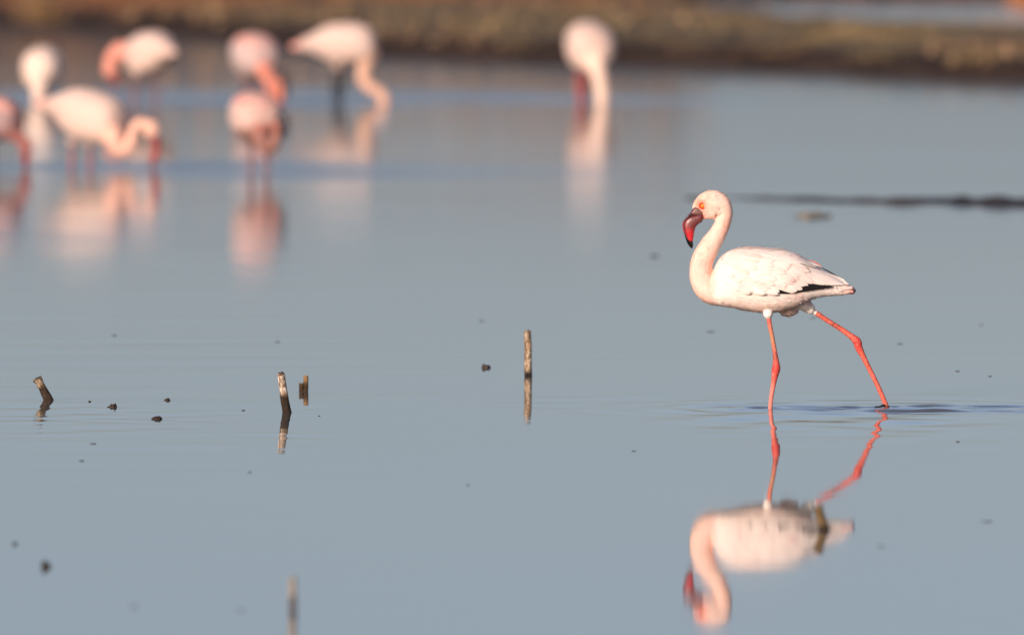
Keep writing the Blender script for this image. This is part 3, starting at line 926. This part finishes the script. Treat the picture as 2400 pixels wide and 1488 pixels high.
# cut by the left edge of the picture
far_flamingo('flamingo tinted dark for shade, cut off by the left edge with red bill in the water', (20, 395), (-40, 272), 158, 8,
             [(14, 302, -0.06, 0.034), (32, 314, -0.07, 0.028), (45, 320, -0.07, 0.025), (55, 330, -0.07, 0.024)], [(60, 340, -0.07, 0.030), (63, 354, -0.07, 0.022)],
             [(63, 354, -0.07), (63, 374, -0.07), (60, 394, -0.06)],
             [[(-40, 335, -0.03), (-40, 350, -0.03), (-42, 370, -0.02), (-42, 395, -0.03), (-42, 415, -0.03)], [(-18, 335, 0.03), (-18, 350, 0.03), (-16, 370, 0.05), (-17, 395, 0.03), (-17, 415, 0.03)]],
             tint=lin(150, 118, 118), neck_tint=lin(160, 104, 98), pink_back=0.3, leg_tint=(120, 90, 94))  # tints darkened to carry the shadow on this bird
# facing right, neck in a deep bend
far_flamingo('blurred pale flamingo facing right, neck bent in a deep S to the water', (200, 395), (203, 266), 142, 16,
             [(268, 318, -0.14, 0.042), (278, 342, -0.15, 0.031), (296, 351, -0.15, 0.026), (309, 332, -0.15, 0.023), (315, 304, -0.15, 0.022), (328, 288, -0.15, 0.022), (342, 288, -0.15, 0.024)], [(354, 298, -0.15, 0.034), (364, 316, -0.15, 0.023)],
             [(364, 318, -0.15), (369, 342, -0.15), (362, 372, -0.15), (358, 392, -0.14)],
             [[(170, 335, 0.05), (169, 352, 0.05), (167, 372, 0.07), (166, 395, 0.05), (166, 418, 0.05)], [(211, 335, -0.03), (211, 352, -0.03), (212, 372, -0.01), (211, 395, -0.03), (211, 418, -0.03)]],
             size=1.14, tint=FARW, neck_tint=lin(236, 186, 166), black=False, leg_tint=(156, 104, 114))
# pair one behind the other
far_flamingo('upper of two overlapping flamingos, pink back and orange neck folded at its right', (600, 250), (590, 126), 112, 6,
             [(622, 168, -0.17, 0.030), (634, 186, -0.19, 0.029), (639, 212, -0.19, 0.027), (648, 234, -0.19, 0.024), (660, 226, -0.19, 0.021), (662, 206, -0.19, 0.021)], [(661, 190, -0.19, 0.026), (664, 178, -0.19, 0.02)],
             [(664, 172, -0.20), (670, 190, -0.22), (668, 228, -0.22)],
             [[(578, 176, -0.02), (577, 192, -0.02), (577, 220, 0.0), (577, 250, -0.02), (577, 270, -0.02)], [(602, 176, 0.04), (602, 192, 0.04), (603, 220, 0.05), (602, 250, 0.04), (602, 270, 0.04)]],
             size=1.06, tint=lin(200, 174, 168), neck_tint=lin(224, 142, 122), pink_back=0.7, bill_tint=(36, 24, 30), bill_r=1.5)
far_flamingo('lower of two overlapping flamingos, pink back and underside shade tinted dark russet', (600, 412), (592, 270), 108, 6,
             [(612, 318, -0.17, 0.034), (622, 340, -0.18, 0.028), (638, 342, -0.18, 0.024), (650, 322, -0.18, 0.022), (653, 304, -0.18, 0.021)], [(654, 290, -0.18, 0.026), (658, 278, -0.18, 0.02)],
             [(658, 272, -0.19), (666, 290, -0.20), (662, 322, -0.20)],
             [[(590, 335, 0.0), (589, 350, 0.0), (588, 378, 0.02), (588, 412, 0.0), (588, 435, 0.0)], [(624, 335, 0.04), (624, 350, 0.04), (625, 378, 0.06), (624, 412, 0.04), (624, 435, 0.04)]],
             size=1.06, tint=lin(202, 170, 160), neck_tint=lin(170, 98, 82), pink_back=0.7, leg_tint=(128, 100, 104), bill_tint=(36, 26, 38), bill_r=1.4, under=lin(150, 108, 98))  # neck and underside tints carry the body's shade
# facing right, tail out to the left
far_flamingo('blurred flamingo facing right, tail pointing left, S-shaped neck dipping into the water', (820, 245), (797, 101), 170, 3,
             [(866, 128, -0.03, 0.040), (857, 152, -0.03, 0.033), (852, 178, -0.03, 0.029), (862, 201, -0.03, 0.027), (882, 213, -0.03, 0.025), (899, 226, -0.03, 0.024), (902, 242, -0.03, 0.024)], [(896, 254, -0.03, 0.028), (886, 262, -0.03, 0.02)],
             [(884, 262, -0.03), (874, 268, -0.03), (866, 280, -0.03)],
             [[(790, 155, -0.02), (786, 175, -0.02), (786, 205, 0.0), (784, 245, -0.02), (784, 268, -0.02)], [(806, 155, 0.05), (803, 175, 0.05), (801, 205, 0.07), (797, 245, 0.05), (797, 268, 0.05)]],
             size=1.02, tint=FARW, neck_tint=lin(230, 184, 160), leg_tint=(52, 44, 52), black=False)
# facing the camera, alone right of the others
far_flamingo('lone blurred flamingo facing the camera with pale neck straight down to the water', (1390, 242), (1378, 104), 102, 12,
             [(1396, 142, -0.17, 0.044), (1403, 172, -0.19, 0.035), (1410, 205, -0.19, 0.031), (1411, 232, -0.19, 0.029), (1411, 246, -0.19, 0.028)], [(1411, 256, -0.19, 0.028), (1411, 266, -0.19, 0.02)],
             [(1411, 268, -0.19), (1411, 280, -0.19), (1412, 292, -0.18)],
             [[(1358, 145, -0.02), (1357, 162, -0.02), (1357, 198, 0.0), (1359, 242, -0.02), (1359, 262, -0.02)], [(1374, 145, 0.04), (1373, 162, 0.04), (1372, 198, 0.06), (1371, 242, 0.04), (1371, 262, 0.04)]],
             size=1.2, tint=FARW, neck_tint=lin(240, 208, 190), leg_tint=(176, 76, 76), black=False)

# ================================================================== STUMPS, CLODS, DEBRIS
def stump(name, label, pts, seed, wet=0.03, pale=(196, 160, 118), dark=(48, 36, 28), bleach=(226, 208, 186), cut='ragged', wetline=None, group=None):
    """broken stick standing in the water: pts = photograph (x, y, half width) from the waterline up"""
    base = ground(pts[0][0], pts[0][1])
    s = F_PX / (base.y * CP + CAM_H * SP)
    P = [((p[0] - pts[0][0]) / s, 0.0, (pts[0][1] - p[1]) / s, p[2] / s) for p in pts]
    P = [(P[0][0] - (P[1][0] - P[0][0]) * 0.05 / max(P[1][2], 1e-3), 0, -0.05, P[0][3])] + P
    R = catmull(P, 14)
    seg = 28
    V, C, Fc = [], [], []
    H = P[-1][2]
    rs = np.random.default_rng(seed)
    ph = rs.uniform(0, 6.28)
    for i, r in enumerate(R):
        for k in range(seg):
            t = 2 * math.pi * k / seg
            rad = 1.1 * r[3] * (1 + 0.16 * nz((math.cos(t), math.sin(t), r[2] * 18), 1.2, seed) + 0.07 * nz((math.cos(t) * 3, math.sin(t) * 3, r[2] * 60), 1.5, seed))
            z = r[2]
            f = z / H
            if f > 0.8 and cut == 'ragged':
                z += (f - 0.8) / 0.2 * r[3] * (0.75 * math.cos(t - ph) + 0.55 * nz((math.cos(t) * 2, math.sin(t) * 2, 0), 1.5, seed + 3))
            V.append((r[0] + rad * math.cos(t), rad * math.sin(t), z))
            wl_ = wet if wetline is None else wetline
            g = 1 / (1 + math.exp(-(z - wl_ - 0.006 * nz(V[-1], 60, seed)) / 0.002))
            b = min(max(nz((math.cos(t) * 2, math.sin(t) * 2, z * 40), 1.0, seed + 5) * 2.2 + 0.35, 0), 1)
            up = lin(*pale) * (1 - b) + lin(*bleach) * b
            if nz((math.cos(t) * 4, math.sin(t) * 4, z * 90), 1.0, seed + 9) > 0.14: up = up * 0.3
            C.append(lin(*dark) * (1 - g) + up * g)
    n = len(R)
    for i in range(n - 1):
        for k in range(seg):
            k2 = (k + 1) % seg
            Fc.append((i * seg + k, i * seg + k2, (i + 1) * seg + k2, (i + 1) * seg + k))
    c = np.mean(V[-seg:], axis=0) - np.array((0, 0, R[-1][3] * 0.5))
    V.append(tuple(c)); C.append(lin(*pale) * 0.6)
    for k in range(seg):
        Fc.append(((n - 1) * seg + k, (n - 1) * seg + (k + 1) % seg, n * seg))
    o = add_obj(name, V, Fc, M_WOOD, cols=np.array(C))
    o.location = base
    tag(o, label, 'stump', group or 'broken stumps standing in the water')
    return o

stump('wooden_stump', 'leftmost stump, short and leaning left, pale top above dark wet base', [(114, 937, 11.5), (103, 915, 10), (93, 898, 9.5), (87, 888, 9)], 3, wetline=0.036, pale=(136, 114, 90), bleach=(172, 154, 130), dark=(56, 45, 36))
stump('wooden_stump', 'tall peeling stump with white flaking bark over a dark base, left of centre', [(672.5, 966, 9.8), (667, 935, 9), (663, 905, 8.6), (659, 877, 7.6)], 12, wetline=0.049, bleach=(200, 186, 170), pale=(144, 116, 90), dark=(50, 40, 32))
stump('wooden_stump', 'tall pale bleached stump with narrow black waterline band near the centre', [(1238, 880, 8.4), (1238, 850, 8.0), (1238, 815, 7.8), (1236, 778, 7.4)], 21, wetline=0.013, bleach=(194, 176, 154), pale=(152, 124, 96), dark=(34, 28, 26))
stump('wooden_stump', 'dark blurred stump leaning left in front of the mirrored flamingo', [(1931, 1240, 12), (1926, 1222, 11), (1920, 1200, 10.5), (1917, 1188, 10)], 31, wetline=0.012, bleach=(120, 98, 66), pale=(104, 84, 54), dark=(52, 42, 34))
stump('wooden_stump', 'pale blurred stick standing at the lower edge of the picture', [(686, 1424, 7.6), (686, 1400, 7.8), (685, 1375, 7.8), (685, 1352, 7.4)], 41, wetline=0.024, bleach=(176, 164, 150), pale=(152, 138, 122), dark=(92, 86, 84))
# split stump: a tall half and a broken half on one foot
def split_stump():
    base = ground(711.5, 916)
    s = F_PX / (base.y * CP + CAM_H * SP)
    root = empty('split_stump', base)
    tag(root, 'short split stump, stepped top, standing right behind the tall peeling stump', 'stump', 'broken stumps standing in the water')
    def chunk(name, x0, x1, top, seed):
        V, C, Fc = [], [], []
        seg, nr = 12, 9
        cx, hw = ((x0 + x1) / 2 - 711.5) / s, (x1 - x0) / 2 / s
        for i in range(nr):
            z = -0.04 + (top / s + 0.04) * i / (nr - 1)
            for k in range(seg):
                t = 2 * math.pi * k / seg
                c, d = math.cos(t), math.sin(t)
                c = math.copysign(abs(c) ** 0.6, c); d = math.copysign(abs(d) ** 0.6, d)
                q = 1 + 0.14 * nz((c, d, z * 40), 1.4, seed)
                zz = z + (0.0035 * nz((c * 2, d * 2, 0), 1.5, seed + 2) if i == nr - 1 else 0)
                V.append((cx + hw * q * c, hw * 1.1 * q * d, zz))
                g = 1 / (1 + math.exp(-(z - 0.024) / 0.002))
                C.append((lin(60, 46, 34) * (1 - g) + lin(132, 104, 74) * g) * (1 + 0.35 * nz((c * 3, d * 3, z * 60), 1, seed)))
        for i in range(nr - 1):
            for k in range(seg):
                k2 = (k + 1) % seg
                Fc.append((i * seg + k, i * seg + k2, (i + 1) * seg + k2, (i + 1) * seg + k))
        Fc.append(tuple((nr - 1) * seg + k for k in range(seg)))
        add_obj(name, V, Fc, M_WOOD, root, np.array(C), smooth=False)
    chunk('tall_half', 711.2, 722.5, 36, 2)
    chunk('short_half', 701, 711.8, 18, 6)
split_stump()

def clod(name, label, px, py, w, h, seed, spikes=0.35, cols=((40, 31, 25), (88, 70, 52)), cat='mud clod', group='dark clods sticking out of the water', lean=0.0):
    base = ground(px, py)
    s = F_PX / (base.y * CP + CAM_H * SP)
    V, C, Fc = [], [], []
    seg, rings = 16, 9
    rs = np.random.default_rng(seed)
    lumps = [(0.0, 1.0, 1.0)] + [(rs.uniform(-0.34, 0.34), rs.uniform(0.35, 0.6), rs.uniform(0.55, 1.05)) for _ in range(3)]
    for q_, (ox, sw, sh) in enumerate(lumps):
        b0 = len(V)
        if q_ == 0: sh = 0.6
        for i in range(rings):
            f = i / (rings - 1)
            for k in range(seg):
                t = 2 * math.pi * k / seg
                r = math.cos(f * math.pi / 2) ** 0.6
                c, d = math.cos(t), math.sin(t)
                q = 1 + spikes * nz((c * r + q_, d * r, f), 2.0, seed) + 0.5 * spikes * nz((c * r, d * r + q_, f), 5.0, seed + 1)
                z = (f * 1.2 - 0.2) * sh * h / s * (1 + spikes * 0.7 * nz((c * r * 1.2, d * r * 1.2, f + q_), 1.6, seed + 4))
                V.append((ox * w / s + w / 2 / s * sw * r * q * c + lean * z, w / 2 / s * sw * r * q * d, z))
                b = min(max(nz((c * 2 + q_, d * 2, f * 3), 1.5, seed + 7) * 2, 0), 1)
                C.append(lin(*cols[0]) * (1 - b) + lin(*cols[1]) * b)
        for i in range(rings - 1):
            for k in range(seg):
                k2 = (k + 1) % seg
                Fc.append((b0 + i * seg + k, b0 + i * seg + k2, b0 + (i + 1) * seg + k2, b0 + (i + 1) * seg + k))
    o = add_obj(name, V, Fc, M_MUD, cols=np.array(C), smooth=True)
    o.location = base
    tag(o, label, cat, group)
    return o

clod('mud_clod', 'knobbly dark clod with two humps right of the leftmost leaning stump', 264, 954, 21, 11, 5, 0.5)
clod('mud_clod', 'peaked dark clod low in the water, nearest of the small left clods', 366, 982, 26, 10.5, 8, 0.6, lean=0.25)
clod('mud_clod', 'small hooked dark clod standing right of the other left clods', 392, 938, 13, 7, 14, 0.7, lean=-0.2)
clod('mud_clod', 'tiny dark clod between the leaning stump and the knobbly clod', 210, 941, 8, 3, 17, 0.4)
clod('mud_clod', 'brown rounded clod just left of the tall bleached stump', 1140, 862, 22, 11, 19, 0.45, cols=((48, 40, 32), (104, 86, 68)))
clod('mud_clod', 'large blurred dark clod near the lower left corner', 109, 1328, 24, 18, 23, 0.4, cols=((34, 26, 20), (58, 46, 34)))
clod('mud_clod', 'small blurred dark clod close to the left edge', 36, 1275, 13, 7, 27, 0.4)
clod('mud_clod', 'faint blurred clod by the bottom edge left of the pale stick', 316, 1421, 14, 5, 29, 0.4, cols=((80, 72, 66), (110, 100, 90)))
clod('mud_clod', 'faint dark blurred clod left of the focused flamingo head', 1535, 601, 24, 4.5, 33, 0.4, cols=((60, 58, 60), (84, 80, 80)))

# floating specks on the open water
SPECKS = [(190, 1080, 12, 'dark speck floating below the leaning stump, lower of two'), (218, 1040, 14, 'dark speck floating below the leaning stump, upper of two'),
    (650, 801, 13, 'faint speck floating above the tall peeling stump'), (1485, 1057, 9, 'lone dark speck left of the flamingo leg reflection'),
    (1665, 778, 20, 'flat speck floating below the breast of the focused flamingo'), (2108, 806, 14, 'speck floating right of the raised rear leg joint'),
    (2314, 1222, 26, 'wide flat speck near the right edge, level with the mirrored flamingo'), (2066, 1280, 18, 'blurred flat speck right of the mirrored flamingo tail'),
    (2244, 870, 12, 'left one of two small specks right of the rear leg'), (2320, 882, 9, 'right one of two small specks right of the rear leg'),
    (1130, 752, 14, 'faint speck floating above the brown rounded clod'), (268, 786, 12, 'faint speck high above the knobbly left clod'),
    (585, 1107, 8, 'tiny speck below and left of the mirrored peeling stump'), (1905, 745, 14, 'speck floating under the flamingo between its two legs'),
    (2300, 762, 10, 'small faint speck near the right edge, level with the flamingo belly'), (570, 962, 8, 'tiny speck just left of the tall peeling stump'),
    (748, 975, 5, 'tiniest speck just right of the tall peeling stump'), (1098, 1137, 8, 'tiny speck on empty water below the bleached stump'),
    (2245, 1035, 12, 'speck near the right edge below the ripples'), (564, 1430, 14, 'blurred speck at the bottom, left of the pale stick')]
for i, (x, y, w, lab) in enumerate(SPECKS):
    b = ground(x, y)
    s = F_PX / (b.y * CP + CAM_H * SP)
    V, Fc = ball((0, 0, 0.0004), (w / 2 / s, w / 2 / s * random.uniform(0.8, 1.8), 0.0016), 10, 6)
    V = [np.array(v) * (1 + 0.35 * nz((v[0] * 90, v[1] * 90, 0), 1, i)) for v in V]
    o = add_obj('floating_speck', V, Fc, M_MUD, cols=np.tile(lin(78, 76, 78) * random.uniform(0.7, 1.2), (len(V), 1)))
    o.location = b
    tag(o, lab, 'debris', 'specks of floating debris')

# tan leaf-like debris below the mud bar
def float_leaf():
    b = ground(1905, 508)
    s = F_PX / (b.y * CP + CAM_H * SP)
    V, C, Fc = [], [], []
    n, m = 14, 6
    for i in range(n):
        f = i / (n - 1)
        x = (-45 + 90 * f) / s
        w = 0.16 * math.sin(math.pi * (0.06 + 0.88 * f)) ** 0.7 * (1 + 0.3 * nz((f * 5, 0, 0), 1, 3))
        for j in range(m):
            g = j / (m - 1) * 2 - 1
            V.append((x, w * g, 0.002 + 0.012 * (1 - g * g) * math.sin(math.pi * f) + 0.008 * nz((f * 6, g * 2, 0), 1, 6)))
            C.append(lin(176, 160, 136) * (1 - f * 0.6) + lin(96, 88, 80) * f * 0.6)
    for i in range(n - 1):
        for j in range(m - 1):
            a = i * m + j
            Fc.append((a, a + m, a + m + 1, a + 1))
    o = add_obj('floating_reed_litter', V, Fc, M_PLANT, cols=np.array(C))
    o.location = b
    tag(o, 'pale tan blurred scrap floating just below the dark mud bar', 'debris', 'specks of floating debris')
float_leaf()

# dark mud bar reaching in from the right
def mud_bar():
    pts = catmull([ground(a, b)[:2] + (w, h) for a, b, w, h in [(1690, 463, 0.1, 0.004), (1760, 465, 0.28, 0.008), (1850, 467, 0.36, 0.011), (1960, 471, 0.55, 0.013), (2060, 473, 0.55, 0.014), (2160, 474, 0.6, 0.019), (2260, 476, 0.65, 0.024), (2360, 478, 0.7, 0.026), (2500, 480, 0.6, 0.024), (3000, 486, 0.8, 0.03), (4200, 490, 1.2, 0.04)]], 26)
    V, C, Fc = [], [], []
    m = 9
    for i, (x, y, w, h) in enumerate(pts):
        for j in range(m):
            g = j / (m - 1) * 2 - 1
            q = (x, y + w * g * 0.5 * (1 + 0.5 * nz((x, g, 0), 2.5, 4)), 0)
            z = 0.8 * h * (1 - g * g) * (0.75 + 1.5 * nz((x * 1.0, g, 0), 6.0, 9) + 0.6 * nz((x, g, 0), 17, 2)) - (0.02 if abs(g) == 1 else 0.001)
            V.append((q[0], q[1], z)); C.append(lin(56, 51, 50) * (1 + 0.4 * nz((x, g, 0), 9, 3)))
    n = len(pts)
    for i in range(n - 1):
        for j in range(m - 1):
            a = i * m + j
            Fc.append((a, a + m, a + m + 1, a + 1))
    o = add_obj('mud_bar', V, Fc, M_MUD, cols=np.array(C))
    tag(o, 'thin dark mud bar lying in the water behind the focused flamingo', kind='structure')
mud_bar()
clod('mud_clod', 'blurred brown clod directly behind the crown of the focused flamingo', 1640, 466, 60, 8, 53, 0.4, cols=((66, 58, 50), (92, 80, 66)))

# posts on the far bank
def bank_post(label, pts, seed, lift=0.0):
    b = ground(pts[0][0], pts[0][1], lift)
    s = F_PX / (b.y * CP + CAM_H * SP)
    path = catmull([((p[0] - pts[0][0]) / s, 0, (pts[0][1] - p[1]) / s, p[2] / s) for p in [(2 * pts[0][0] - pts[1][0], 2 * pts[0][1] - pts[1][1], pts[0][2])] + pts], 6)
    rr = path[:, 3] * (1 + 0.1 * np.array([nz((p[2] * 30, 0, 0), 1, seed) for p in path]))
    V, Fc = tube(path[:, :3], rr, rr, 12)
    C = np.array([lin(150, 122, 98) * (1 + 0.3 * nz(v, 30, seed)) for v in V])
    o = add_obj('bank_post', V, Fc, M_WOOD, cols=C)
    o.location = b
    tag(o, label, 'post', 'posts on the far bank')
bank_post('short pale upright post at the edge of the far bank, right', [(2187, 170, 12), (2185, 138, 12), (2184, 110, 10)], 3)
bank_post('pale post leaning left on the far bank near the right edge', [(2384, 174, 12), (2372, 140, 12), (2360, 108, 11)], 5)
# dry grass clump top left
def grass_clump():
    b = ground(92, 56, 0.06)
    root = empty('dry_grass_clump', b)
    tag(root, 'tall pale dry grass clump on the bank above the leftmost flamingo', 'grass clump')
    n = 260
    roots = [(random.gauss(0, 0.04), random.gauss(0, 0.05), 0) for _ in range(n)]
    o = blades('blades', roots, [random.uniform(0.12, 0.24) for _ in range(n)], [random.uniform(0.002, 0.005) for _ in range(n)], [lin(150, 120, 88) * random.uniform(0.7, 1.2) for _ in range(n)], 0.22, root)
    tag(o, kind='stuff')
grass_clump()
